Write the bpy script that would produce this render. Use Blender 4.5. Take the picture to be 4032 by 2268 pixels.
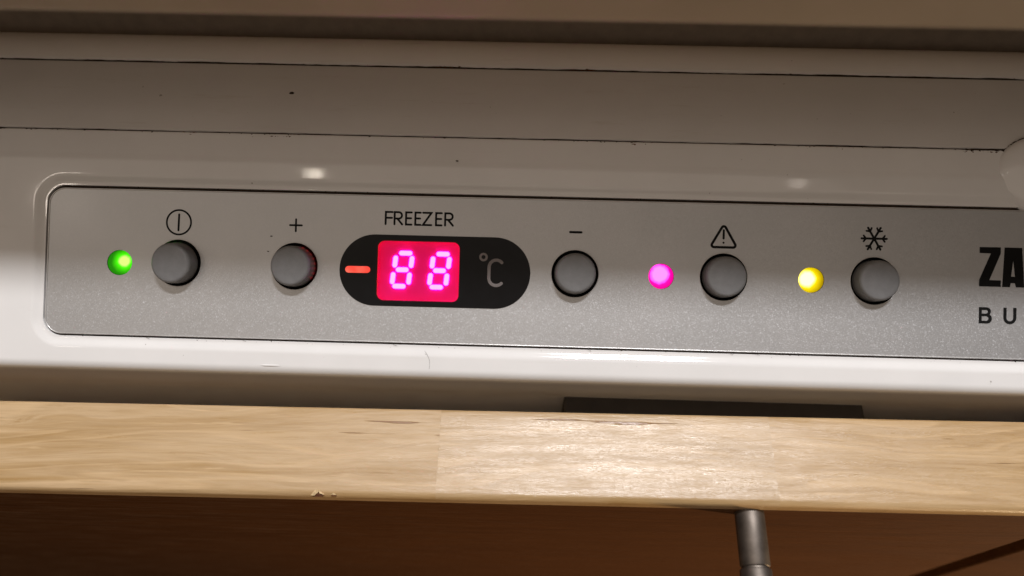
import bpy, bmesh, math, random
from mathutils import Vector, Matrix, geometry, noise

R = math.radians
S = 0.001                                   # geometry below is written in millimetres
scene = bpy.context.scene
for o in list(bpy.data.objects):
    bpy.data.objects.remove(o, do_unlink=True)
COL = scene.collection
random.seed(7)

# ------------------------------------------------------------------ camera
cam_data = bpy.data.cameras.new('camera')
cam = bpy.data.objects.new('camera', cam_data)
COL.objects.link(cam)
scene.camera = cam
PITCH, YAW, ROLL, DIST = R(61.5), R(-1.1), R(1.5), 150.0
d = Vector((0, math.cos(PITCH), -math.sin(PITCH)))
up = Vector((0, math.sin(PITCH), math.cos(PITCH)))
ax = Vector((1, 0, 0))
view = d*math.cos(YAW) + ax*math.sin(YAW)
rx = ax*math.cos(YAW) - d*math.sin(YAW)
right = rx*math.cos(ROLL) + up*math.sin(ROLL)
upv = up*math.cos(ROLL) - rx*math.sin(ROLL)
C = -d*DIST*S
cam.matrix_world = Matrix(((right.x, upv.x, -view.x, C.x), (right.y, upv.y, -view.y, C.y),
                           (right.z, upv.z, -view.z, C.z), (0, 0, 0, 1)))
cam_data.sensor_width = 36
cam_data.lens = 36*3028/4032
cam_data.clip_start = 0.005
cam_data.clip_end = 50
cam_data.dof.use_dof = True
cam_data.dof.focus_distance = 0.153
cam_data.dof.aperture_fstop = 9

# ------------------------------------------------------------------ room light
world = bpy.data.worlds.new('World')
scene.world = world
world.use_nodes = True
bgn = world.node_tree.nodes['Background']
bgn.inputs[0].default_value = (1.0, 0.76, 0.55, 1)
bgn.inputs[1].default_value = 0.045


def lamp(name, pos, target, size, power, color, shape='DISK', size_y=None):
    l = bpy.data.lights.new(name, 'AREA')
    l.shape = shape
    l.size = size
    if size_y:
        l.size_y = size_y
    l.energy = power
    l.color = color
    o = bpy.data.objects.new(name, l)
    COL.objects.link(o)
    o.location = pos
    o.rotation_euler = (Vector(target) - Vector(pos)).to_track_quat('-Z', 'Y').to_euler()
    return o


# two bulbs of the ceiling fitting just behind the vertical above the door
lamp('ceiling_bulb', (0.165, 0.39, 1.757), (0, 0, 0), 0.17, 18.4, (1.0, 0.985, 0.995))
lamp('ceiling_bulb', (0.345, 0.39, 1.757), (0, 0, 0), 0.17, 14.6, (1.0, 0.985, 0.995))
# small bulbs farther out in the room, seen only as glints in the gloss
lamp('room_bulb', (-0.628, -0.648, 2.0), (0, 0, 0), 0.032, 0.11, (1.0, 0.88, 0.74))
lamp('room_bulb', (0.769, -0.635, 2.0), (0, 0, 0), 0.026, 0.02, (1.0, 0.88, 0.78))
lamp('room_bulb', (-1.39, -0.744, 2.0), (0, 0, 0), 0.10, 0.5, (1.0, 0.88, 0.76))
# the lit ceiling of the room: soft warm light from above and in front
lamp('ceiling_bounce', (-0.6, -0.95, 1.9), (0, 0.0, 0), 4.2, 17.2, (1.0, 0.84, 0.705), 'RECTANGLE', 2.4)
# added fill spot, low right, no room lamp: brightens the door fronts
sl = bpy.data.lights.new('side_fill_spot', 'SPOT')
sl.energy = 46.0
sl.color = (1.0, 0.72, 0.42)
sl.spot_size = R(17)
sl.spot_blend = 1.0
sl.shadow_soft_size = 0.05
so = bpy.data.objects.new('side_fill_spot', sl)
COL.objects.link(so)
so.location = (0.85, -0.75, -0.36)
so.rotation_euler = (Vector((0.125, -0.038, -0.10)) - so.location).to_track_quat('-Z', 'Y').to_euler()

scene.view_settings.view_transform = 'Standard'
scene.view_settings.look = 'None'
scene.view_settings.exposure = 0
scene.view_settings.gamma = 1
scene.view_settings.use_curve_mapping = False
scene.render.engine = 'CYCLES'
scene.cycles.use_denoising = True
scene.cycles.max_bounces = 8
scene.cycles.sample_clamp_indirect = 6

# ------------------------------------------------------------------ frames and mesh helpers
EL = R(62.5)
PN = Vector((0, -math.cos(EL), math.sin(EL)))
PS = Vector((0, math.sin(EL), math.cos(EL)))
PX = Vector((1, 0, 0))
W = {}


def pl(x, s, h=0.0):
    """a point given on the sloping control panel: x along it, s up it, h out of it (mm)"""
    return (PX*x + PS*s + PN*h)*S


def pmat(x, s, h=0.0):
    p = pl(x, s, h)
    return Matrix(((1, 0, 0, p.x), (0, PS.y, PN.y, p.y), (0, PS.z, PN.z, p.z), (0, 0, 0, 1)))


def link(o, parent, mw):
    COL.objects.link(o)
    W[o.name] = mw
    if parent is not None:
        o.parent = parent
        o.matrix_parent_inverse = W[parent.name].inverted()
    o.matrix_basis = mw
    return o


def tag(o, label=None, cat=None, group=None, kind=None):
    if label: o['label'] = label
    if cat: o['category'] = cat
    if group: o['group'] = group
    if kind: o['kind'] = kind
    return o


def empty(name, loc):
    return link(bpy.data.objects.new(name, None), None, Matrix.Translation(Vector(loc)*S))


def obj(name, me, mats, parent=None, mw=None, smooth=None):
    if not isinstance(me, bpy.types.Mesh):
        bm = me
        me = bpy.data.meshes.new(name)
        bmesh.ops.recalc_face_normals(bm, faces=bm.faces)
        bm.to_mesh(me)
        bm.free()
    if len(me.materials) == 0:
        for m in (mats if isinstance(mats, (list, tuple)) else [mats]):
            me.materials.append(m)
    if smooth is not None:
        me.shade_smooth()
        if smooth < 180:
            me.set_sharp_from_angle(angle=R(smooth))
    return link(bpy.data.objects.new(name, me), parent, mw or Matrix.Identity(4))


def box(bm, lo, hi, bevel=0.0, seg=2):
    lo, hi = Vector(lo)*S, Vector(hi)*S
    r = bmesh.ops.create_cube(bm, size=1, matrix=Matrix.LocRotScale((lo+hi)/2, None, hi-lo))
    if bevel:
        vs = set(r['verts'])
        es = [e for e in bm.edges if e.verts[0] in vs and e.verts[1] in vs]
        bmesh.ops.bevel(bm, geom=es, offset=bevel*S, segments=seg, profile=0.5, affect='EDGES')


def lathe(bm, prof, n=48):
    """prof: (radius, height) in mm, from the bottom to the top, turned about local z"""
    rings = []
    for r, z in prof:
        if r < 1e-6:
            rings.append([bm.verts.new((0, 0, z*S))])
        else:
            rings.append([bm.verts.new((r*S*math.cos(2*math.pi*i/n), r*S*math.sin(2*math.pi*i/n), z*S)) for i in range(n)])
    for a, b in zip(rings, rings[1:]):
        for i in range(n):
            j = (i+1) % n
            q = [a[i % len(a)], a[j % len(a)], b[j % len(b)], b[i % len(b)]]
            u = []
            for v in q:
                if v not in u: u.append(v)
            if len(u) > 2:
                bm.faces.new(u)


def arc(cx, cy, r, a0, a1, n):
    return [(cx + r*math.cos(R(a0+(a1-a0)*i/n)), cy + r*math.sin(R(a0+(a1-a0)*i/n))) for i in range(n+1)]


def rrect(x0, y0, x1, y1, r, n=10):
    return (arc(x1-r, y1-r, r, 0, 90, n) + arc(x0+r, y1-r, r, 90, 180, n)
            + arc(x0+r, y0+r, r, 180, 270, n) + arc(x1-r, y0+r, r, 270, 360, n))


def dedupe(pts):
    out = []
    for p in pts:
        if not out or (p[0]-out[-1][0])**2 + (p[1]-out[-1][1])**2 > 1e-8:
            out.append(p)
    if (out[0][0]-out[-1][0])**2 + (out[0][1]-out[-1][1])**2 < 1e-8:
        out.pop()
    return out


def plate(bm, loops, h0, h1, wall_mat=0):
    """flat plate on the control panel with holes: loops[0] is the outline, the rest are holes; top h1, bottom h0"""
    loops = [dedupe(l) for l in loops]
    tris = geometry.tessellate_polygon([[Vector((x, y, 0)) for x, y in l] for l in loops])
    flat = [p for l in loops for p in l]
    top = [bm.verts.new(pl(x, y, h1)) for x, y in flat]
    for t in tris:
        if len(set(t)) == 3:
            try: bm.faces.new([top[i] for i in t])
            except ValueError: pass
    k = 0
    for l in loops:
        n = len(l)
        tv = top[k:k+n]
        bv = [bm.verts.new(pl(x, y, h0)) for x, y in l]
        for i in range(n):
            j = (i+1) % n
            f = bm.faces.new((tv[i], tv[j], bv[j], bv[i]))
            f.material_index = wall_mat if l is not loops[0] else 0
        k += n


def strokes(bm, lines, w, h0, t=0.05, closed=False):
    """printed strokes with round ends, a hair proud of the panel: half-elliptic section of width w"""
    for pts in lines:
        cl = closed
        pts = [Vector(p) for p in pts]
        n = len(pts)
        rings = []
        sec = [(math.cos(math.pi*i/6), math.sin(math.pi*i/6)) for i in range(7)]
        def ring(p, nrm, hw, tk):
            return [bm.verts.new(pl(p.x+nrm.x*hw*a, p.y+nrm.y*hw*a, h0+tk*b)) for a, b in sec]
        def nrm_at(i):
            a = pts[(i-1) % n] if (i > 0 or cl) else None
            b = pts[(i+1) % n] if (i < n-1 or cl) else None
            t1 = (pts[i]-a).normalized() if a is not None else None
            t2 = (b-pts[i]).normalized() if b is not None else None
            if t1 is None: tt, m = t2, 1
            elif t2 is None: tt, m = t1, 1
            else:
                tt = (t1+t2).normalized()
                m = 1/max(0.45, abs(tt.dot(t1)))
            return Vector((-tt.y, tt.x)), m, tt
        if not cl:
            nr, m, tt = nrm_at(0)
            for a in (80, 55, 28):
                rings.append(ring(pts[0]-tt*(w/2)*math.sin(R(a)), nr, (w/2)*math.cos(R(a)), t*math.cos(R(a))))
        for i in range(n):
            nr, m, tt = nrm_at(i)
            rings.append(ring(pts[i], nr, w/2*m, t))
        if not cl:
            nr, m, tt = nrm_at(n-1)
            for a in (28, 55, 80):
                rings.append(ring(pts[-1]+tt*(w/2)*math.sin(R(a)), nr, (w/2)*math.cos(R(a)), t*math.cos(R(a))))
        pairs = list(zip(rings, rings[1:])) + ([(rings[-1], rings[0])] if cl else [])
        for a, b in pairs:
            for i in range(len(sec)-1):
                bm.faces.new((a[i], a[i+1], b[i+1], b[i]))


def smooth01(a, b, x):
    t = max(0.0, min(1.0, (x-a)/(b-a)))
    return t*t*(3-2*t)


def grid(bm, rows):
    vs = [[bm.verts.new(p) for p in r] for r in rows]
    for a, b in zip(vs, vs[1:]):
        for i in range(len(a)-1):
            bm.faces.new((a[i], a[i+1], b[i+1], b[i]))


# ------------------------------------------------------------------ materials
class NT:
    def __init__(self, name):
        self.m = bpy.data.materials.new(name)
        self.m.use_nodes = True
        self.t = self.m.node_tree
        self.b = self.t.nodes['Principled BSDF']
        self.out = self.t.nodes['Material Output']

    def n(self, typ, **kw):
        x = self.t.nodes.new(typ)
        for k, v in kw.items():
            if k.startswith('i_'):
                x.inputs[k[2:].replace('_', ' ')].default_value = v
            else:
                setattr(x, k, v)
        return x

    def l(self, a, b):
        self.t.links.new(a, b)

    def coords(self, scale=(1, 1, 1), loc=(0, 0, 0)):
        tc = self.n('ShaderNodeTexCoord')
        mp = self.n('ShaderNodeMapping')
        mp.inputs['Scale'].default_value = scale
        mp.inputs['Location'].default_value = loc
        self.l(tc.outputs['Object'], mp.inputs['Vector'])
        return mp.outputs['Vector']

    def noise(self, vec, scale, detail=4, rough=0.55, dist=0.0):
        x = self.n('ShaderNodeTexNoise')
        x.inputs['Scale'].default_value = scale
        x.inputs['Detail'].default_value = detail
        x.inputs['Roughness'].default_value = rough
        x.inputs['Distortion'].default_value = dist
        self.l(vec, x.inputs['Vector'])
        return x.outputs['Fac']

    def ramp(self, fac, stops):
        x = self.n('ShaderNodeValToRGB')
        el = x.color_ramp.elements
        while len(el) < len(stops):
            el.new(0.5)
        for e, (p, c) in zip(el, stops):
            e.position = p
            e.color = c if len(c) == 4 else (*c, 1)
        self.l(fac, x.inputs['Fac'])
        return x.outputs['Color']

    def mix(self, fac, a, b, mode='MIX'):
        x = self.n('ShaderNodeMix', data_type='RGBA', blend_type=mode)
        for val, sock in ((fac, x.inputs['Factor']), (a, x.inputs['A']), (b, x.inputs['B'])):
            if hasattr(val, 'is_linked') or isinstance(val, bpy.types.NodeSocket):
                self.l(val, sock)
            elif isinstance(val, (int, float)):
                sock.default_value = val
            else:
                sock.default_value = (*val, 1)
        # colour sockets share names with the float ones
        return [s for s in x.outputs if s.type == 'RGBA'][0]

    def mixc(self, fac, a, b, mode='MIX'):
        x = self.n('ShaderNodeMix', data_type='RGBA', blend_type=mode)
        fs = [s for s in x.inputs if s.name == 'Factor' and s.type == 'VALUE'][0]
        a_s = [s for s in x.inputs if s.name == 'A' and s.type == 'RGBA'][0]
        b_s = [s for s in x.inputs if s.name == 'B' and s.type == 'RGBA'][0]
        for val, sock in ((fac, fs), (a, a_s), (b, b_s)):
            if isinstance(val, bpy.types.NodeSocket):
                self.l(val, sock)
            elif isinstance(val, (int, float)):
                sock.default_value = val
            else:
                sock.default_value = (*val, 1)
        return [s for s in x.outputs if s.type == 'RGBA'][0]

    def bump(self, height, strength, dist, normal=None):
        x = self.n('ShaderNodeBump')
        x.inputs['Strength'].default_value = strength
        x.inputs['Distance'].default_value = dist
        self.l(height, x.inputs['Height'])
        if normal is not None:
            self.l(normal, x.inputs['Normal'])
        return x.outputs['Normal']

    def set(self, **kw):
        for k, v in kw.items():
            self.b.inputs[k.replace('_', ' ')].default_value = v
        return self


def white_plastic(name, col, rough, dirt=0.25):
    m = NT(name)
    v = m.coords((1, 1, 1))
    a = m.noise(v, 45, 5, 0.6)
    big = m.ramp(a, [(0.3, tuple(c*0.93 for c in col)), (0.7, col)])
    # yellowed smudges and faint streaks of grime along the trim
    v2 = m.coords((60, 600, 600))
    st = m.noise(v2, 1.0, 6, 0.7)
    mask = m.ramp(st, [(0.60, (0, 0, 0)), (0.78, (dirt,)*3)])
    c2 = m.mixc(mask, big, (0.36, 0.27, 0.18))
    sp = m.noise(m.coords((1, 1, 1)), 900, 2, 0.5)
    mask2 = m.ramp(sp, [(0.772, (0, 0, 0)), (0.79, (0.55,)*3)])
    c3 = m.mixc(mask2, c2, (0.12, 0.08, 0.05))
    m.l(c3, m.b.inputs['Base Color'])
    rn = m.noise(m.coords((1, 1, 1)), 120, 4, 0.6)
    rr = m.n('ShaderNodeMapRange')
    rr.inputs['To Min'].default_value = rough*0.8
    rr.inputs['To Max'].default_value = rough*1.5
    m.l(rn, rr.inputs['Value'])
    m.l(rr.outputs['Result'], m.b.inputs['Roughness'])
    hb = m.noise(m.coords((1, 1, 1)), 420, 3, 0.5)
    m.l(m.bump(hb, 0.05, 0.0001), m.b.inputs['Normal'])
    m.set(IOR=1.48)
    return m.m


def plain(name, col, rough, metallic=0.0, var=0.12, scale=300, ior=1.45, bump=0.0):
    m = NT(name)
    v = m.coords()
    a = m.noise(v, scale, 4, 0.6)
    c = m.ramp(a, [(0.3, tuple(x*(1-var) for x in col)), (0.7, tuple(min(1, x*(1+var)) for x in col))])
    m.l(c, m.b.inputs['Base Color'])
    m.set(Roughness=rough, Metallic=metallic, IOR=ior)
    if bump:
        m.l(m.bump(m.noise(v, scale*3, 3), bump, 0.0002), m.b.inputs['Normal'])
    return m.m


def silver_paint():
    m = NT('silver_paint')
    v = m.coords()
    big = m.noise(v, 60, 4, 0.6)
    base = m.ramp(big, [(0.3, (0.44, 0.445, 0.45)), (0.7, (0.48, 0.48, 0.485))])
    vo = m.n('ShaderNodeTexVoronoi')
    vo.inputs['Scale'].default_value = 6500
    m.l(v, vo.inputs['Vector'])
    vo2 = m.n('ShaderNodeTexVoronoi')
    vo2.inputs['Scale'].default_value = 5200
    m.l(v, vo2.inputs['Vector'])
    # every flake of the paint lies at its own tilt
    geo = m.n('ShaderNodeNewGeometry')
    sub = m.n('ShaderNodeVectorMath', operation='SUBTRACT')
    m.l(vo.outputs['Color'], sub.inputs[0])
    sub.inputs[1].default_value = (0.5, 0.5, 0.5)
    sc = m.n('ShaderNodeVectorMath', operation='SCALE')
    m.l(sub.outputs[0], sc.inputs[0])
    sc.inputs['Scale'].default_value = 0.75
    add = m.n('ShaderNodeVectorMath', operation='ADD')
    m.l(sc.outputs[0], add.inputs[0])
    m.l(geo.outputs['Normal'], add.inputs[1])
    nn = m.n('ShaderNodeVectorMath', operation='NORMALIZE')
    m.l(add.outputs[0], nn.inputs[0])
    m.l(base, m.b.inputs['Base Color'])
    m.set(Roughness=0.44, Metallic=0.66, IOR=1.45)
    m.b.inputs['Coat Weight'].default_value = 0.35
    m.b.inputs['Coat Roughness'].default_value = 0.16
    fl = m.n('ShaderNodeBsdfAnisotropic')
    fl.inputs['Color'].default_value = (0.80, 0.80, 0.82, 1)
    fl.inputs['Roughness'].default_value = 0.5
    m.l(nn.outputs[0], fl.inputs['Normal'])
    w = m.n('ShaderNodeSeparateColor')
    m.l(vo2.outputs['Color'], w.inputs[0])
    wr = m.n('ShaderNodeMapRange')
    wr.inputs['From Min'].default_value = 0.70
    wr.inputs['From Max'].default_value = 1.0
    wr.inputs['To Min'].default_value = 0.06
    wr.inputs['To Max'].default_value = 0.115
    m.l(w.outputs[0], wr.inputs['Value'])
    ms = m.n('ShaderNodeMixShader')
    m.l(wr.outputs['Result'], ms.inputs[0])
    m.l(m.b.outputs[0], ms.inputs[1])
    m.l(fl.outputs[0], ms.inputs[2])
    m.l(ms.outputs[0], m.out.inputs['Surface'])
    return m.m


def emit(name, col, strength):
    m = NT(name)
    m.b.inputs['Base Color'].default_value = (*[c*0.3 for c in col], 1)
    m.b.inputs['Emission Color'].default_value = (*col, 1)
    m.b.inputs['Emission Strength'].default_value = strength
    m.set(Roughness=0.4)
    return m.m


def led_lens(name, rim, body, core, off, size):
    """a tinted lens with the glowing die showing through it, off centre"""
    m = NT(name)
    tc = m.n('ShaderNodeTexCoord')
    mp = m.n('ShaderNodeMapping')
    mp.inputs['Location'].default_value = (-off[0]*S, -off[1]*S, 0)
    m.l(tc.outputs['Object'], mp.inputs['Vector'])
    flat = m.n('ShaderNodeVectorMath', operation='MULTIPLY')
    m.l(mp.outputs[0], flat.inputs[0])
    flat.inputs[1].default_value = (1, 1, 0)
    nz = m.noise(tc.outputs['Object'], 700, 3, 0.6)
    ln = m.n('ShaderNodeVectorMath', operation='LENGTH')
    m.l(flat.outputs[0], ln.inputs[0])
    mr = m.n('ShaderNodeMapRange')
    mr.inputs['From Min'].default_value = 0
    mr.inputs['From Max'].default_value = size*S
    m.l(ln.outputs['Value'], mr.inputs['Value'])
    ad = m.n('ShaderNodeMath', operation='MULTIPLY_ADD')
    m.l(nz, ad.inputs[0])
    ad.inputs[1].default_value = 0.16
    m.l(mr.outputs[0], ad.inputs[2])
    st_ = m.ramp(ad.outputs[0], [(0.38, (1, 1, 1)), (0.54, (0.40,)*3), (0.95, (0.24,)*3)])
    sm = m.n('ShaderNodeMath', operation='MULTIPLY')
    m.l(st_, sm.inputs[0])
    sm.inputs[1].default_value = 3.4
    m.l(sm.outputs[0], m.b.inputs['Emission Strength'])
    c = m.ramp(ad.outputs[0], [(0.38, core), (0.47, tuple(0.6*a+0.4*b for a, b in zip(core, body))), (0.55, body), (1.0, rim)])
    m.l(c, m.b.inputs['Emission Color'])
    m.b.inputs['Base Color'].default_value = (*[x*0.2 for x in body], 1)
    m.set(Roughness=0.5, IOR=1.3)
    return m.m


def wood(name, seed, light, mid, dark, rough=0.36, gloss_break=1.0, fleck=1.0, ior=1.5):
    m = NT(name)
    o = (seed*0.731, seed*0.317, seed*0.113)
    v = m.coords((15, 290, 290), o)
    warp = m.noise(m.coords((9, 40, 40), o), 1.0, 3, 0.5)
    vw = m.n('ShaderNodeVectorMath', operation='MULTIPLY_ADD')
    m.l(warp, vw.inputs[0])
    vw.inputs[1].default_value = (0.0, 6.0, 3.0)
    m.l(v, vw.inputs[2])
    g1 = m.noise(vw.outputs[0], 1.0, 8, 0.66, 0.8)
    col = m.ramp(g1, [(0.30, mid), (0.46, tuple((a+b)/2 for a, b in zip(light, mid))), (0.60, light), (0.74, mid)])
    # growth rings cut as thin wavy pale lines
    vg = m.coords((6, 120, 120), (o[0]+5, o[1]+2, o[2]+8))
    vgw = m.n('ShaderNodeVectorMath', operation='MULTIPLY_ADD')
    m.l(warp, vgw.inputs[0])
    vgw.inputs[1].default_value = (0.0, 2.2, 1.0)
    m.l(vg, vgw.inputs[2])
    gr = m.noise(vgw.outputs[0], 1.0, 2, 0.4, 0.3)
    gm = m.n('ShaderNodeMath', operation='MULTIPLY')
    m.l(gr, gm.inputs[0])
    gm.inputs[1].default_value = 7.0
    gf = m.n('ShaderNodeMath', operation='FRACT')
    m.l(gm.outputs[0], gf.inputs[0])
    gl = m.ramp(gf.outputs[0], [(0.0, (0.0,)*3), (0.72, (0.10,)*3), (0.93, (0.5,)*3), (1.0, (0.0,)*3)])
    col = m.mixc(gl, col, tuple(min(1, c*1.2) for c in light))
    # fine fibres
    vf = m.coords((80, 2000, 2000), o)
    g2 = m.noise(vf, 1.0, 4, 0.6)
    fib = m.ramp(g2, [(0.34, (0.92, 0.905, 0.88)), (0.60, (1.03, 1.03, 1.03))])
    col = m.mixc(1.0, col, fib, 'MULTIPLY')
    # pale rays
    vr = m.coords((60, 900, 900), (o[0]+3, o[1]+1, o[2]))
    g3 = m.noise(vr, 1.0, 3, 0.6)
    ray = m.ramp(g3, [(0.62, (0, 0, 0)), (0.68, (0.55,)*3)])
    col = m.mixc(ray, col, tuple(min(1, c*1.22) for c in light))
    # brown flecks and open pores
    vp = m.coords((45, 1100, 1100), (o[0]+7, o[1]+4, o[2]+2))
    g4 = m.noise(vp, 1.0, 2, 0.55)
    zone = m.noise(m.coords((12, 90, 90), (o[0]+1, o[1]+9, o[2])), 1.0, 2, 0.5)
    pz = m.n('ShaderNodeMath', operation='MULTIPLY_ADD')
    m.l(zone, pz.inputs[0])
    pz.inputs[1].default_value = 0.45
    m.l(g4, pz.inputs[2])
    fm = m.ramp(pz.outputs[0], [(0.922, (0, 0, 0)), (0.965, (0.7*fleck,)*3)])
    col = m.mixc(fm, col, dark)
    m.l(col, m.b.inputs['Base Color'])
    m.set(IOR=ior)
    rn = m.noise(m.coords((90, 700, 700), o), 1.0, 4, 0.65)
    rr = m.n('ShaderNodeMapRange')
    rr.inputs['From Min'].default_value = 0.3
    rr.inputs['From Max'].default_value = 0.7
    rr.inputs['To Min'].default_value = rough*0.7
    rr.inputs['To Max'].default_value = rough*1.5
    m.l(rn, rr.inputs['Value'])
    m.l(rr.outputs[0], m.b.inputs['Roughness'])
    # lacquer that has sunk into the fibres, with dents and scratches
    hb = m.noise(m.coords((170, 1500, 1500), o), 1.0, 5, 0.75)
    n1 = m.bump(hb, 0.5*gloss_break, 0.00016)
    hp = m.bump(fm, 0.6*gloss_break, 0.0003, n1)
    inv = hp
    hv = m.noise(m.coords((60, 420, 420), (o[0]+2, o[1], o[2]+5)), 1.0, 3, 0.6)
    n3 = m.bump(hv, 0.3*gloss_break, 0.0004, inv)
    m.l(n3, m.b.inputs['Normal'])
    return m.m


M = {}
M['white'] = white_plastic('white_gloss_plastic', (0.80, 0.79, 0.78), 0.05, 0.08)
M['white_trim'] = white_plastic('white_trim_plastic', (0.69, 0.67, 0.65), 0.32, 0.28)
M['white_rear'] = white_plastic('white_rear_plastic', (0.92, 0.89, 0.86), 0.32, 0.2)
M['grime'] = plain('grime_and_gap_shade', (0.028, 0.015, 0.008), 0.9, var=0.5, scale=900)
M['rust'] = plain('rust_stain', (0.10, 0.035, 0.012), 0.9, var=0.5, scale=1200)
M['silver'] = silver_paint()
M['rim'] = plain('bright_edge', (0.62, 0.61, 0.60), 0.38, 0.7)
M['shadow_gap'] = plain('dark_brown_carcass', (0.42, 0.36, 0.30), 0.7)
M['hole_shade'] = plain('hole_shade_black', (0.006, 0.006, 0.006), 0.7, ior=1.2)  # gap shade painted onto hole walls and button feet
M['ink'] = plain('black_ink', (0.006, 0.006, 0.006), 0.7, ior=1.25)
M['grey_ink'] = plain('grey_ink', (0.25, 0.225, 0.225), 0.6)
M['button'] = plain('grey_button_plastic', (0.195, 0.195, 0.198), 0.45, var=0.10, scale=500, bump=0.10)
M['gloss_black'] = plain('black_display_film', (0.004, 0.004, 0.005), 0.30, var=0.3, ior=1.28)
M['bracket'] = plain('dark_bracket_plastic', (0.04, 0.034, 0.03), 0.6)
M['steel'] = plain('brushed_steel', (0.18, 0.155, 0.135), 0.55, 1.0, var=0.25, scale=400)
M['worktop'] = plain('worktop_laminate', (0.235, 0.198, 0.165), 0.45, var=0.05, scale=80)
M['floor'] = wood('floor_wood', 5, (0.30, 0.16, 0.07), (0.22, 0.11, 0.045), (0.08, 0.03, 0.01), 0.4, 0.4)
M['face'] = wood('brown_face_veneer', 9, (0.080, 0.028, 0.0065), (0.063, 0.021, 0.0045), (0.05, 0.018, 0.004), 0.55, 0.5, 0.5, 1.22)
LW, MW, DW = (0.53, 0.355, 0.185), (0.38, 0.235, 0.10), (0.17, 0.06, 0.015)
M['oak'] = [wood('light_wood_%s' % k, s, l, mm, DW, r, 1.0) for k, s, l, mm, r in (
    ('a', 1, (0.50, 0.352, 0.198), (0.35, 0.212, 0.078), 0.35), ('b', 14, (0.49, 0.345, 0.195), (0.355, 0.222, 0.090), 0.27),
    ('c', 27, (0.49, 0.338, 0.180), (0.355, 0.215, 0.084), 0.29))]
M['splinter'] = plain('raw_wood', (0.60, 0.44, 0.24), 0.8, var=0.3, scale=2500)

# ------------------------------------------------------------------ floor
bm = bmesh.new()
box(bm, (-1500, -1600, -830), (1500, 900, -800))
tag(obj('floor', bm, M['floor']), kind='structure')

# ------------------------------------------------------------------ freezer
freezer = tag(empty('freezer', (0, 150, -800)),
              'white built-in freezer with silver control panel, lit display and five grey buttons', 'freezer')

bm = bmesh.new()
box(bm, (-290, 60, -795), (310, 560, 46), 1.5)
obj('cabinet', bm, M['shadow_gap'], freezer)

# front housing: a moulded white shell with the recess for the silver panel
PL0, PB, PT, PR1 = -95.23, -11.33, 17.82, 160.0      # silver panel outline
CORN = 3.3


def sdf(x, s, x0=PL0, y0=PB, x1=PR1, y1=PT, r=CORN):
    qx = abs(x-(x0+x1)/2) - (x1-x0)/2 + r
    qy = abs(s-(y0+y1)/2) - (y1-y0)/2 + r
    return math.hypot(max(qx, 0), max(qy, 0)) + min(max(qx, qy), 0) - r


def steps(*segs):
    out = []
    for a, b, st in segs:
        n = max(1, int(round(abs(b-a)/st)))
        out += [a+(b-a)*i/n for i in range(n)]
    out.append(segs[-1][1])
    return out


xs = steps((-135, -108, 2.0), (-108, -99, 0.4), (-99, -97.2, 0.15), (-97.2, -91.2, 0.08), (-91.2, -86, 0.3), (-86, 150, 2.5))
ss = steps((29.0, 21.0, 0.3), (21, 18.6, 0.15), (18.6, 14.2, 0.07), (14.2, -7.6, 0.8), (-7.6, -12.6, 0.07), (-12.6, -16.3, 0.25))


def housing_h(x, s):
    dd = sdf(x, s)
    h = -0.60 + 0.60*smooth01(0.65, 2.6, dd)
    h += -3.0 + 3.0*smooth01(0.14, 0.36, dd)
    h -= 1.15*smooth01(22.8, 24.6, s)*(s-22.8)/6.2 if s > 22.8 else 0
    if x < -103.6:
        h -= min(4.5, ((-103.6-x)/10)**2*4.5)*smooth01(-13, -5, s)
    return h


rows = []
# the turned-down back edge, down into the seam
for k, (ds, dh) in enumerate(((0.42, -5.0), (0.42, -0.45), (0.36, -0.22), (0.22, -0.07))):
    rows.append([pl(x, 29.0+ds, housing_h(x, 29.0)+dh) for x in xs])
for s in ss:
    rows.append([pl(x, s, housing_h(x, s)) for x in xs])
# rounded nose, then the vertical front
RN = 2.2
for a in range(1, 16):
    t = (90-27.5+4)*a/15
    ds = -RN*math.sin(R(t))
    dh = -RN*(1-math.cos(R(t)))
    rows.append([pl(x, -16.3+ds, housing_h(x, -16.3)+dh) for x in xs])
last = rows[-1]
for dz in (2, 5, 9, 14, 20, 40, 120):
    rows.append([Vector((p.x, p.y+min(dz, 20)*S*0.20, p.z-dz*S)) for p in last])
bm = bmesh.new()
grid(bm, rows)
housing = obj('housing', bm, M['white'], freezer, smooth=50)

# small rounded hinge boss at the right end of the housing, standing up over the seam
bm = bmesh.new()
bmesh.ops.create_uvsphere(bm, u_segments=48, v_segments=24, radius=1)
for v in bm.verts:
    x, y, z = v.co
    v.co = Vector((x*9.8, y*7.9, z*3.1))*S
obj('hinge_boss', bm, M['white'], freezer, pmat(100.2, 24.6, -1.45), smooth=180)

# strips behind the housing
bm = bmesh.new()
prof = [(27.12, 6), (27.12, 12.15), (27.2, 12.4), (27.45, 12.5), (41.6, 12.35), (42.6, 12.55), (44.7, 12.75), (44.9, 12.6), (44.97, 12.4), (44.97, 6)]
rows = [[Vector((x, y, z))*S for x in steps((-160, 160, 20))] for y, z in prof]
grid(bm, rows)
obj('trim_strip', bm, M['white_trim'], freezer, smooth=40)
bm = bmesh.new()
prof = [(45.5, 6), (45.5, 12.3), (45.6, 12.6), (45.85, 12.75)]
prof += [(49.0+7.2*math.sin(R(a)), 6.35+7.2*math.cos(R(a))) for a in range(-26, 91, 6)] + [(56.2, 0.0)]
rows = [[Vector((x, y, z))*S for x in steps((-160, 160, 20))] for y, z in prof]
grid(bm, rows)
obj('rear_strip', bm, M['white_rear'], freezer, smooth=60)
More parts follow.
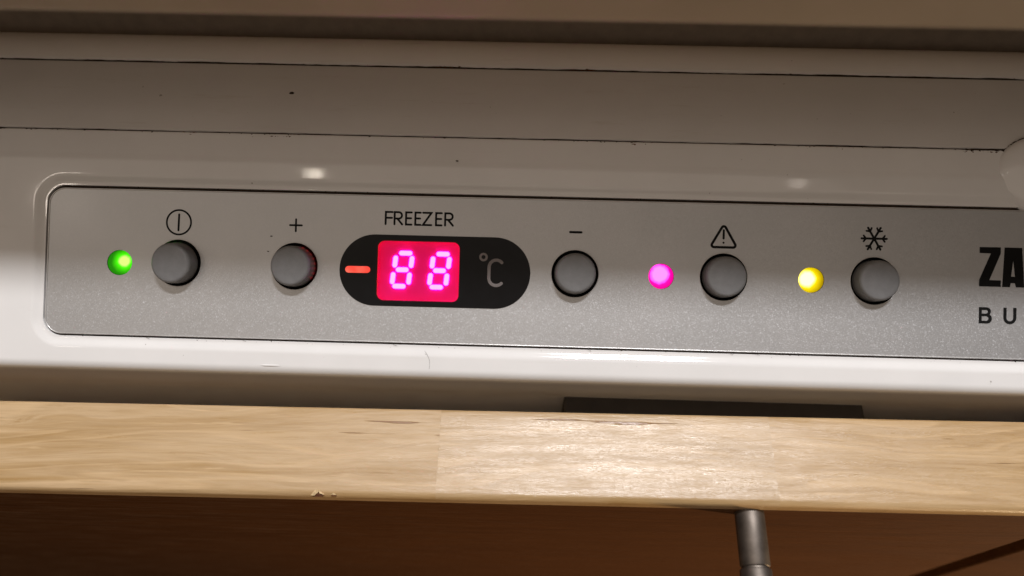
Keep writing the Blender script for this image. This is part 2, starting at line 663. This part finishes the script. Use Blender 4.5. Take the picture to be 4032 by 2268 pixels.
# dark sealing strips deep in the two seams
for y0, y1, z in ((26.65, 27.5, 12.14), (44.6, 45.9, 12.40)):
    bm = bmesh.new()
    xx = steps((-160, 160, 0.8))
    zz = [z+0.16*noise.noise(Vector((x*0.11, y0, 0)))+0.10*noise.noise(Vector((x*0.5, y0, 4))) for x in xx]
    grid(bm, [[Vector((x, y, h if y < 99 else 0))*S for x, h in zip(xx, zz)] for y in (y0, y1)])
    obj('seam_seal', bm, M['grime'], freezer)

# dark plastic bracket low on the front, behind the wooden door
bm = bmesh.new()
FY = last[0].y/S
box(bm, (8.8, FY-0.55, -40), (73.0, FY+6, -26.0), 0.6)
obj('bracket', bm, M['bracket'], freezer)

# silver panel
HP = -0.66                                       # its face, below the white lip round it
BT = [(-69.09, 3.25), (-45.88, 3.18), (9.34, 3.12), (38.29, 3.22), (67.45, 3.21)]
LED = [(-80.69, 3.02), (26.16, 3.06), (55.27, 3.08)]
circ = lambda x, y, r, n=48: [(x+r*math.cos(2*math.pi*i/n), y+r*math.sin(2*math.pi*i/n)) for i in range(n)]
PX0, PX1, PY0, PY1 = -36.94, 0.62, -4.16, 9.86
WX0, WX1, WY0, WY1 = -29.45, -13.35, -3.04, 8.66
pill = lambda g: rrect(PX0+g, PY0+g, PX1-g, PY1-g, (PY1-PY0)/2-g-0.001, 16)
bm = bmesh.new()
plate(bm, [rrect(PL0, PB, PR1, PT-0.16, CORN, 14)] + [circ(x, y, 4.62) for x, y in BT]
      + [circ(x, y, 2.50, 40) for x, y in LED] + [pill(0.6)], HP-1.3, HP, 1)
panel = obj('control_panel', bm, [M['silver'], M['hole_shade']], freezer)
bm = bmesh.new()
strokes(bm, [dedupe(rrect(PL0+0.13, PB+0.13, PR1-0.13, PT-0.29, CORN-0.13, 14))], 0.26, HP+0.002, 0.13, True)
obj('edge_bead', bm, M['rim'], panel, smooth=180)
bm = bmesh.new()
strokes(bm, [dedupe(rrect(PL0-0.16, PB-0.16, PR1+0.16, PT+0.10, CORN+0.16, 14))], 0.42, HP-0.62, 0.25, True)
obj('gap_shade', bm, M['grime'], freezer, smooth=180)  # dark strip laid in the panel's edge gap to stand for its shade
# chamfered lips of the button holes
bm = bmesh.new()
lathe(bm, [(4.74, 0.0), (4.72, 0.03), (4.66, 0.04), (4.61, 0.01)], 64)
lipme = bpy.data.meshes.new('hole_lip')
bm.to_mesh(lipme); bm.free()
for x, y in BT:
    obj('hole_lip', lipme, M['rim'], panel, pmat(x, y, HP+0.003), smooth=180)

# printed signs
HI = HP+0.012
INK = M['ink']
bm = bmesh.new()
strokes(bm, [circ(-69.12, 11.29, 2.42, 56)], 0.36, HI, 0.03, True)
strokes(bm, [[(-69.12, 12.85), (-69.17, 9.70)]], 0.40, HI, 0.03)
obj('power_symbol', bm, INK, panel, smooth=180)
bm = bmesh.new()
strokes(bm, [[(-47.0, 11.27), (-44.66, 11.27)], [(-45.83, 12.45), (-45.83, 10.10)]], 0.38, HI, 0.03)
obj('plus_symbol', bm, INK, panel, smooth=180)
bm = bmesh.new()
strokes(bm, [[(8.22, 11.26), (10.40, 11.26)]], 0.46, HI, 0.03)
obj('minus_symbol', bm, INK, panel, smooth=180)
# warning triangle with an exclamation mark
A, B_, C_ = Vector((38.15, 13.55)), Vector((35.55, 9.03)), Vector((40.77, 9.03))
def rounded(poly, r, n=6):
    out = []
    m = len(poly)
    for i in range(m):
        p, a, b = poly[i], poly[i-1], poly[(i+1) % m]
        u, v = (a-p).normalized(), (b-p).normalized()
        ang = u.angle(v)
        t = r/math.tan(ang/2)
        c = p + (u+v).normalized()*(r/math.sin(ang/2))
        p1, p2 = p+u*t, p+v*t
        a1 = math.atan2(p1.y-c.y, p1.x-c.x)
        a2 = math.atan2(p2.y-c.y, p2.x-c.x)
        da = (a2-a1+math.pi) % (2*math.pi) - math.pi
        out += [(c.x+r*math.cos(a1+da*k/n), c.y+r*math.sin(a1+da*k/n)) for k in range(n+1)]
    return out
bm = bmesh.new()
strokes(bm, [rounded([A, B_, C_], 0.42)], 0.49, HI, 0.03, True)
strokes(bm, [[(38.15, 12.35), (38.14, 10.75)], [(38.14, 9.93), (38.15, 9.92)]], 0.42, HI, 0.03)
obj('warning_symbol', bm, INK, panel, smooth=180)
bm = bmesh.new()
sc = Vector((67.27, 11.45))
for k in range(6):
    a = R(60*k)
    u = Vector((math.cos(a), math.sin(a)))
    L = 2.42
    strokes(bm, [[sc, sc+u*L]], 0.43, HI, 0.03+0.001*k)
    for sg in (1, -1):
        b = a+sg*R(52)
        w = Vector((math.cos(b), math.sin(b)))
        strokes(bm, [[sc+u*L*0.66, sc+u*L*0.66+w*0.72]], 0.36, HI, 0.031+0.0007*k)
obj('snowflake_symbol', bm, INK, panel, smooth=180)

# FREEZER in thin rounded capitals
y0, y1, SW = 11.95, 14.35, 0.40
ym = (y0+y1)/2+0.05
def letter(ch, x0, x1):
    if ch == 'F': return [[(x1, y1), (x0, y1), (x0, y0)], [(x0, ym), (x1-0.1, ym)]]
    if ch == 'E': return [[(x1, y1), (x0, y1), (x0, y0), (x1, y0)], [(x0, ym), (x1-0.1, ym)]]
    if ch == 'Z': return [[(x0, y1), (x1, y1), (x0, y0), (x1, y0)]]
    if ch == 'R':
        r = (y1-ym+0.12)/2
        cy = y1-r
        return [[(x0, y0), (x0, y1)] + arc(x1-r-0.08, cy, r, 90, -90, 10) + [(x0+0.05, cy-r)], [(x0+0.55, cy-r), (x1, y0)]]
for ch, a, b in (('F', -28.17, -26.72), ('R', -26.42, -24.78), ('E', -24.16, -22.95), ('E', -22.32, -21.18), ('Z', -20.80, -19.05), ('E', -18.24, -17.02), ('R', -16.44, -14.78)):
    bm = bmesh.new()
    strokes(bm, letter(ch, a+0.06, b-0.06), SW, HI, 0.03)
    obj('printed_letter', bm, INK, panel, smooth=180)

# heavy maker's capitals and the spaced line below them
def flat_letter(loops):
    bm = bmesh.new()
    plate(bm, loops, HP+0.004, HI+0.02)
    obj('printed_letter', bm, INK, panel)
flat_letter([[(87.55, 10.35), (91.64, 10.37), (91.62, 9.13), (89.52, 3.97), (91.74, 3.95), (91.72, 2.70), (87.56, 2.70), (87.54, 3.92), (89.72, 9.12), (87.58, 9.17)]])
flat_letter([[(92.35, 10.37), (95.72, 10.37), (96.22, 2.68), (94.62, 2.68), (94.40, 3.47), (93.62, 3.47), (93.46, 2.68), (91.98, 2.68)],
             [(94.03, 7.83), (94.40, 4.74), (93.66, 4.74)]])
flat_letter([[(87.60, -1.30), (88.98, -1.30)] + arc(89.10, -2.12, 0.82, 90, -52, 8) + arc(89.18, -3.52, 0.95, 62, -90, 10) + [(87.60, -4.47)],
             [(88.17, -1.86), (88.17, -2.53), (88.98, -2.53)] + arc(88.98, -2.195, 0.335, -90, 90, 6)[1:-1] + [(88.98, -1.86)],
             [(88.17, -3.07), (88.17, -3.92), (89.02, -3.92)] + arc(89.02, -3.495, 0.425, -90, 90, 6)[1:-1] + [(89.02, -3.07)]])
flat_letter([[(92.30, -1.30), (92.92, -1.30), (92.92, -3.25)] + arc(93.55, -3.27, 0.63, 180, 360, 10) + [(94.18, -1.28), (94.80, -1.28), (94.80, -3.22)]
             + arc(93.55, -3.24, 1.25, 0, -180, 16)])

# display: black film with a window in it
bm = bmesh.new()
plate(bm, [pill(0.0), rrect(WX0, WY0, WX1, WY1, 1.3, 10)], HP+0.003, HP+0.07)
display = obj('display', bm, M['gloss_black'], freezer)
bm = bmesh.new()
box0 = rrect(WX0-0.05, WY0-0.05, WX1+0.05, WY1+0.05, 1.35, 10)
plate(bm, [box0], HP-1.9, HP-1.2)
mw = NT('red_window')
mw.b.inputs['Base Color'].default_value = (0.9, 0.0, 0.32, 1)
mw.b.inputs['Emission Color'].default_value = (0.45, 0.0, 0.02, 1)
mw.b.inputs['Emission Strength'].default_value = 0.85
mw.set(Roughness=0.5)
obj('window_back', bm, mw.m, display)
bm = bmesh.new()
bm.faces.new([bm.verts.new(pl(x, y, HP-0.25)) for x, y in dedupe(rrect(WX0-0.02, WY0-0.02, WX1+0.02, WY1+0.02, 1.32, 10))])
mp_ = NT('red_filter')
rf = mp_.n('ShaderNodeBsdfRefraction')
rf.inputs['Color'].default_value = (1.0, 0.75, 0.95, 1)
rf.inputs['Roughness'].default_value = 0.60
rf.inputs['IOR'].default_value = 1.25
mp_.l(rf.outputs[0], mp_.out.inputs['Surface'])
obj('window_pane', bm, mp_.m, display)
bm = bmesh.new()
L = dedupe(box0)
for i in range(len(L)):
    j = (i+1) % len(L)
    bm.faces.new([bm.verts.new(pl(*L[i], HP-1.2)), bm.verts.new(pl(*L[j], HP-1.2)), bm.verts.new(pl(*L[j], HP)), bm.verts.new(pl(*L[i], HP))])
mw2 = NT('red_window_side')
mw2.b.inputs['Base Color'].default_value = (0.5, 0.02, 0.02, 1)
mw2.b.inputs['Emission Color'].default_value = (0.9, 0.06, 0.02, 1)
mw2.b.inputs['Emission Strength'].default_value = 0.25
obj('window_wall', bm, mw2.m, display)
SEG = emit('lit_segment', (1.0, 0.05, 0.80), 16.0)
def segment(cx, cy, L_, ang, w=0.90):
    bm = bmesh.new()
    u = Vector((math.cos(R(ang)), math.sin(R(ang))))
    c = Vector((cx, cy))
    strokes(bm, [[c-u*(L_/2), c+u*(L_/2)]], w, HP-1.12, 0.25)
    obj('digit_segment', bm, SEG, display, smooth=180)
for ox in (0.0, 7.40):
    x, y = -24.72+ox, 3.08
    sl = 0.125                                   # lean of the digits
    P = lambda dx, dy: (x+dx+dy*sl, y+dy)
    segment(*P(0.20, 3.28), 1.70, 0); segment(*P(0, 0.0), 1.60, 0); segment(*P(-0.15, -3.28), 1.70, 0)
    for sx in (-1, 1):
        segment(*P(sx*1.62, 1.58), 1.45, 84); segment(*P(sx*1.62, -1.72), 1.45, 84)
bm = bmesh.new()
strokes(bm, [[(-35.15, 2.86), (-31.50, 2.88)]], 1.32, HP+0.075, 0.05)
mb = NT('lit_minus_bar')
mb.b.inputs['Base Color'].default_value = (0.2, 0.01, 0.008, 1)
v = mb.coords()
g = mb.noise(v, 260, 2)
c = mb.ramp(g, [(0.35, (0.95, 0.02, 0.012)), (0.65, (1.0, 0.16, 0.10))])
mb.l(c, mb.b.inputs['Emission Color'])
mb.b.inputs['Emission Strength'].default_value = 1.0
obj('minus_bar', bm, mb.m, display, smooth=180)
bm = bmesh.new()
strokes(bm, [circ(-8.63, 5.93, 0.62, 32)], 0.44, HP+0.072, 0.03, True)
obj('degree_sign', bm, M['grey_ink'], display, smooth=180)
bm = bmesh.new()
strokes(bm, [arc(-6.07, 3.98, 1.42, 42, 180, 12) + arc(-6.07, 1.82, 1.42, 180, 318, 12)], 0.62, HP+0.072, 0.03)
obj('celsius_letter', bm, M['grey_ink'], display, smooth=180)

# push buttons: domed caps; the wells and cap feet are blacked in as shade
bm = bmesh.new()
HT, RC = 3.4, 4.05
prof = [(5.3, -1.25), (4.45, -1.2), (RC, -1.15), (RC, -0.1), (RC-0.02, 0.1), (3.92, HT-0.95)]
prof += [(3.17+0.75*math.cos(R(a)), HT-0.93+0.75*math.sin(R(a))) for a in range(0, 81, 10)]
prof += [(2.9, HT-0.16), (2.3, HT-0.12), (1.5, HT-0.06), (0.7, HT-0.01), (0, HT)]
lathe(bm, prof, 64)
bme = bpy.data.meshes.new('push_button')
bmesh.ops.recalc_face_normals(bm, faces=bm.faces)
bm.to_mesh(bme); bm.free()
bme.materials.append(M['button'])
bme.materials.append(M['hole_shade'])
for p_ in bme.polygons:
    if p_.center.z < -0.2*S:
        p_.material_index = 1
bme.shade_smooth()
tilt = [(-4.5, -3.5, 0.0), (-1.0, -2.0, -0.35), (0, 0, -0.5), (0, 1.0, -0.7), (0.5, 1.0, -0.7)]
for (x, y), (tx, ty, dz) in zip(BT, tilt):
    m4 = pmat(x, y, HP+dz) @ Matrix.Rotation(R(-tx), 4, 'X') @ Matrix.Rotation(R(ty), 4, 'Y')
    obj('push_button', bme, M['button'], freezer, m4)

# light of the lamps behind the panel leaking up beside two of the buttons
for nm, x, y, col, en in ([('green_leak', -69.09+4.3*math.cos(R(a)), 3.25+4.3*math.sin(R(a)), (0.10, 1.0, 0.05), 6e-6) for a in range(45, 136, 15)]
                          + [('red_leak', -45.88+4.3*math.cos(R(a)), 3.18+4.3*math.sin(R(a)), (1.0, 0.02, 0.03), 6e-6) for a in range(-35, 71, 15)]):
    l_ = bpy.data.lights.new(nm, 'POINT')
    l_.energy, l_.color, l_.shadow_soft_size = en, col, 0.0003
    lo = bpy.data.objects.new(nm, l_)
    COL.objects.link(lo)
    lo.location = pl(x, y, HP-0.9)

# indicator lights
LEDS = [('green_lens', (0.01, 0.24, 0.0), (0.05, 0.72, 0.0), (0.24, 1.0, 0.07), (1.05, 0.30), 2.9),
        ('pink_lens', (0.55, 0.0, 0.10), (0.92, 0.0, 0.36), (1.0, 0.10, 0.80), (-0.3, 0.40), 4.4),
        ('yellow_lens', (0.30, 0.17, 0.0), (0.80, 0.60, 0.0), (1.0, 0.92, 0.24), (-0.85, 0.20), 3.9)]
for (x, y), (nm, rim, body, core, off, size) in zip(LED, LEDS):
    bm = bmesh.new()
    lathe(bm, [(2.46, -1.2), (2.44, -0.1)] + [(2.44*math.cos(R(a)), -0.1+0.34*math.sin(R(a))) for a in range(8, 90, 8)] + [(0, 0.24)], 40)
    o = obj('indicator_light', bm, led_lens(nm, rim, body, core, off, size), freezer, pmat(x, y, HP), smooth=180)
    o['label'] = nm.split('_')[0] + ' round indicator light'
    l_ = bpy.data.lights.new(nm.split('_')[0]+'_glow', 'POINT')      # what the lit lens throws on the panel round it
    l_.energy, l_.color, l_.shadow_soft_size = 1.6e-5, body, 0.0004
    lo = bpy.data.objects.new(l_.name, l_)
    COL.objects.link(lo)
    lo.location = pl(x, y, HP+0.95)

# ------------------------------------------------------------------ grime, dust and damage on the freezer
bm = bmesh.new()
def crumb(p, r, flat=0.4):
    res = bmesh.ops.create_icosphere(bm, subdivisions=1, radius=r*S)
    ph = random.random()*6.28
    for v in res['verts']:
        q = v.co*(0.6+0.8*random.random())
        q.z *= flat
        q.x *= 1.0+1.2*random.random()
        v.co = q + p
for k in range(150):
    x = random.uniform(-108, 108)
    w = noise.noise(Vector((x*0.06, 3.1, 0)))+0.35*random.random()
    if w < 0.05 and random.random() < 0.75: continue
    y = 26.55+random.uniform(-0.12, 0.22)
    crumb(Vector((x, y, 12.35+0.1*random.random()))*S, random.uniform(0.03, 0.13))
for k in range(90):
    x = random.uniform(-115, 115)
    w = noise.noise(Vector((x*0.05, 9.4, 0)))+0.3*random.random()
    if w < 0.08 and random.random() < 0.8: continue
    crumb(Vector((x, 45.2+random.uniform(-0.12, 0.18), 12.62))*S, random.uniform(0.03, 0.12))
for k in range(60):
    x = random.uniform(84, 92.6)
    crumb(Vector((x, 26.6+random.uniform(-0.15, 0.2), 12.35))*S, random.uniform(0.06, 0.24))
for k in range(110):
    t = random.random()**0.8
    a = R(178-75*t)
    crumb(pl(100.2+9.6*math.cos(a), 24.6+7.9*math.sin(a), 0.0+random.uniform(-2.3, -1.2)), random.uniform(0.06, 0.2))
for k in range(160):
    x = random.uniform(-94, 100)
    s = PT+0.12+random.uniform(-0.05, 0.15) if random.random() < 0.75 else PB-0.2+random.uniform(-0.2, 0.05)
    crumb(pl(x, s, -0.62), random.uniform(0.03, 0.10))
for x, s, r in ((-50.6, 9.0, 0.16), (-51.2, 6.0, 0.14), (-14.3, 24.6, 0.2)):
    crumb(pl(x, s, HP+0.02 if s < 17 and s > -11 else -0.02), r, 0.3)
crumb(Vector((-49.3, 37.4, 12.45))*S, 0.28)
for k in range(40):
    s = random.uniform(-12.2, -11.7)
    x = random.uniform(-92, 96)
    crumb(pl(x, s, -0.6), random.uniform(0.02, 0.06))
grime = tag(obj('seam_dirt', bm, M['grime'], freezer), kind='stuff')
bm = bmesh.new()
for x0, x1 in ((-52, -46), (19, 24), (54, 61), (84, 91), (-70, -66)):
    for k in range(26):
        crumb(Vector((random.uniform(x0, x1), 26.5+random.uniform(-0.35, 0.25), 12.32))*S, random.uniform(0.06, 0.24), 0.3)
for x0, x1 in ((8, 14), (-20, -15)):
    for k in range(16):
        crumb(Vector((random.uniform(x0, x1), 45.2+random.uniform(-0.2, 0.3), 12.65))*S, random.uniform(0.06, 0.2), 0.3)
tag(obj('rust_dirt', bm, M['rust'], freezer), kind='stuff')

# a stray hair on the white lip, and a few fibres caught at the panel edge
def hair(pts, r):
    bm = bmesh.new()
    rings = []
    for i, p in enumerate(pts):
        t = (pts[min(i+1, len(pts)-1)]-pts[max(i-1, 0)]).normalized()
        a = t.orthogonal().normalized(); b = t.cross(a)
        rings.append([bm.verts.new(p+(a*math.cos(k*2.094)+b*math.sin(k*2.094))*r*S) for k in range(3)])
    for a, b in zip(rings, rings[1:]):
        for k in range(3):
            bm.faces.new((a[k], a[(k+1) % 3], b[(k+1) % 3], b[k]))
    return bm
h_ = obj('hair', hair([pl(-19.6+0.9*t+0.5*math.sin(t*3), -12.7-3.5*t, 0.06) for t in [i/12 for i in range(13)]], 0.022), M['grime'])
tag(h_, 'thin dark hair lying on the white lip below the lit display', 'hair')
for x in (-75, -55.8, -26, 12, 39.5, 44.6):
    a = random.uniform(-1, 1)
    obj('dirt_fibre', hair([pl(x+0.9*t, PB-0.15-0.5*t*(1-t)*a-0.4*t, -0.5+0.12*math.sin(3*t)) for t in [i/6 for i in range(7)]], 0.028), M['grime'], freezer)
# chip in the nose of the housing: a lifted flake of the white skin
bm = bmesh.new()
rows = []
for a in range(7):
    r = []
    for i in range(15):
        t, q = i/14, a/6
        wdt = 0.62*math.sin(math.pi*t)**0.7*(1+0.25*math.sin(t*9))
        s_ = -16.35-0.9*wdt*(q-0.35)
        ridge = 0.16*math.sin(math.pi*q)*math.sin(math.pi*t) + 0.05*noise.noise(Vector((t*6, q*4, 1)))
        dn = max(0.0, -16.3-s_)
        r.append(pl(-51.9+4.3*t, s_, housing_h(0, -16.3)-RN+math.sqrt(max(0, RN*RN-dn*dn))+0.015+ridge))
    rows.append(r)
grid(bm, rows)
obj('edge_chip', bm, M['white'], freezer, smooth=180)

# ------------------------------------------------------------------ worktop above
bm = bmesh.new()
box(bm, (-700, 17.7, 49.8), (700, 620, 79.8), 1.6, 4)
tag(obj('worktop', bm, M['worktop'], smooth=40), 'beige laminate worktop edge overhanging the white freezer trim', 'worktop')

# ------------------------------------------------------------------ wooden door
DR = Matrix.Translation(Vector((0, -20.5, 0))*S) @ Matrix.Rotation(R(0.5), 4, 'Z')     # it stands a little ajar
door = tag(empty('cabinet_door', (0, -30, -780)),
           'wooden cabinet door with light top edge and brown face, in front of the freezer', 'door')
TH, TOP = 17.5, -12.9
cuts = [-190.0, -16.2, 48.0, 106.4]
for k in range(3):
    bm = bmesh.new()
    x0, x1 = cuts[k]+0.004, cuts[k+1]-0.004
    n = 60
    rb, rf = 0.5, 1.3
    prof = [(0, -45), (0, -rb)] + [(-rb+rb*math.cos(R(a)), -rb+rb*math.sin(R(a))) for a in (30, 60, 90)]
    prof += [(-TH*j/10, 0) for j in range(1, 9)]
    prof += [(-TH+rf-rf*math.sin(R(a)), -rf+rf*math.cos(R(a))) for a in (0, 15, 30, 45, 60, 75, 90)] + [(-TH, -3.0), (-TH+0.7, -3.05), (-TH+0.7, -45)]
    rows = []
    for y, z in prof:
        r = []
        for i in range(n+1):
            x = x0+(x1-x0)*i/n
            w = 0.05*noise.noise(Vector((x*0.09, y*0.12, k)))+0.02*noise.noise(Vector((x*0.5, y*0.7, k)))
            r.append(Vector((x, y, TOP+z+w))*S)
        rows.append(r)
    grid(bm, rows)
    for idx in (0, n):                                     # close the ends
        bm.verts.ensure_lookup_table()
        bm.faces.new([bm.verts[j*(n+1)+idx] for j in range(len(rows))])
    obj('edge_block', bm, M['oak'][k], door, DR, smooth=50)
bm = bmesh.new()
box(bm, (-190, -TH+0.7, -780), (106.3, -0.5, TOP-45.1))
obj('core_board', bm, M['oak'][0], door, DR)
bm = bmesh.new()
box(bm, (-190, -TH-0.02, -778), (106.4, -TH+0.66, TOP-3.15), 0.2)
obj('face_veneer', bm, M['face'], door, DR)
# splintered chip at the front edge
def shard(bm, pts, t):
    vs = [bm.verts.new(Vector(p)*S) for p in pts] + [bm.verts.new(Vector((p[0]*1.0, p[1]+0.06, p[2]-t))*S) for p in pts]
    n = len(pts)
    bm.faces.new(vs[:n]); bm.faces.new(vs[n:][::-1])
    for i in range(n):
        bm.faces.new((vs[i], vs[(i+1) % n], vs[n+(i+1) % n], vs[n+i]))
E_ = -TH
bm = bmesh.new()
shard(bm, [(-39.6, E_+0.2, TOP-0.25), (-38.9, E_+1.0, TOP+0.10), (-38.4, E_+1.35, TOP+0.30), (-38.1, E_+0.7, TOP+0.25), (-38.9, E_+0.1, TOP-0.1)], 0.12)
shard(bm, [(-38.3, E_+1.3, TOP+0.32), (-37.7, E_+0.9, TOP+0.12), (-37.0, E_+0.25, TOP-0.2), (-37.9, E_+0.5, TOP+0.12)], 0.12)
shard(bm, [(-35.9, E_+0.35, TOP-0.05), (-35.3, E_+0.65, TOP+0.12), (-34.7, E_+0.3, TOP-0.1)], 0.1)
obj('splinter', bm, M['splinter'], door, DR)
bm = bmesh.new()
shard(bm, [(-39.2, E_+0.02, TOP-0.55), (-38.9, E_+0.55, TOP-0.03), (-38.3, E_+0.85, TOP+0.05), (-37.6, E_+0.5, TOP-0.02), (-37.3, E_+0.02, TOP-0.5)], 0.2)
shard(bm, [(-35.8, E_+0.1, TOP-0.35), (-35.2, E_+0.5, TOP+0.03), (-34.8, E_+0.1, TOP-0.35)], 0.1)
obj('splinter', bm, M['rust'], door, DR)

# cylindrical steel handle standing out from the door's face
HM = Matrix.Translation(Vector((43.6, -38.0, -18.0))*S) @ Matrix.Rotation(R(90), 4, 'X')
bm = bmesh.new()
lathe(bm, [(0, -1), (2.75, -1), (2.75, 9.4), (2.6, 9.6), (2.5, 9.65), (2.5, 10.4)], 48)
handle = obj('handle', bm, M['steel'], door, HM, smooth=40)
bm = bmesh.new()
lathe(bm, [(2.5, 10.0), (2.8, 10.05), (2.9, 10.3), (2.9, 30.0), (2.7, 30.6), (0, 30.7)], 48)
obj('handle_grip', bm, M['steel'], handle, HM, smooth=40)

# neighbouring door beyond the gap
bm = bmesh.new()
box(bm, (109.0, -38.4, -778), (420, -20.8, TOP-0.2), 0.8, 3)
tag(obj('cabinet_door', bm, M['face'], smooth=40), 'brown wooden neighbouring door beyond the dark gap, bottom right corner', 'door')
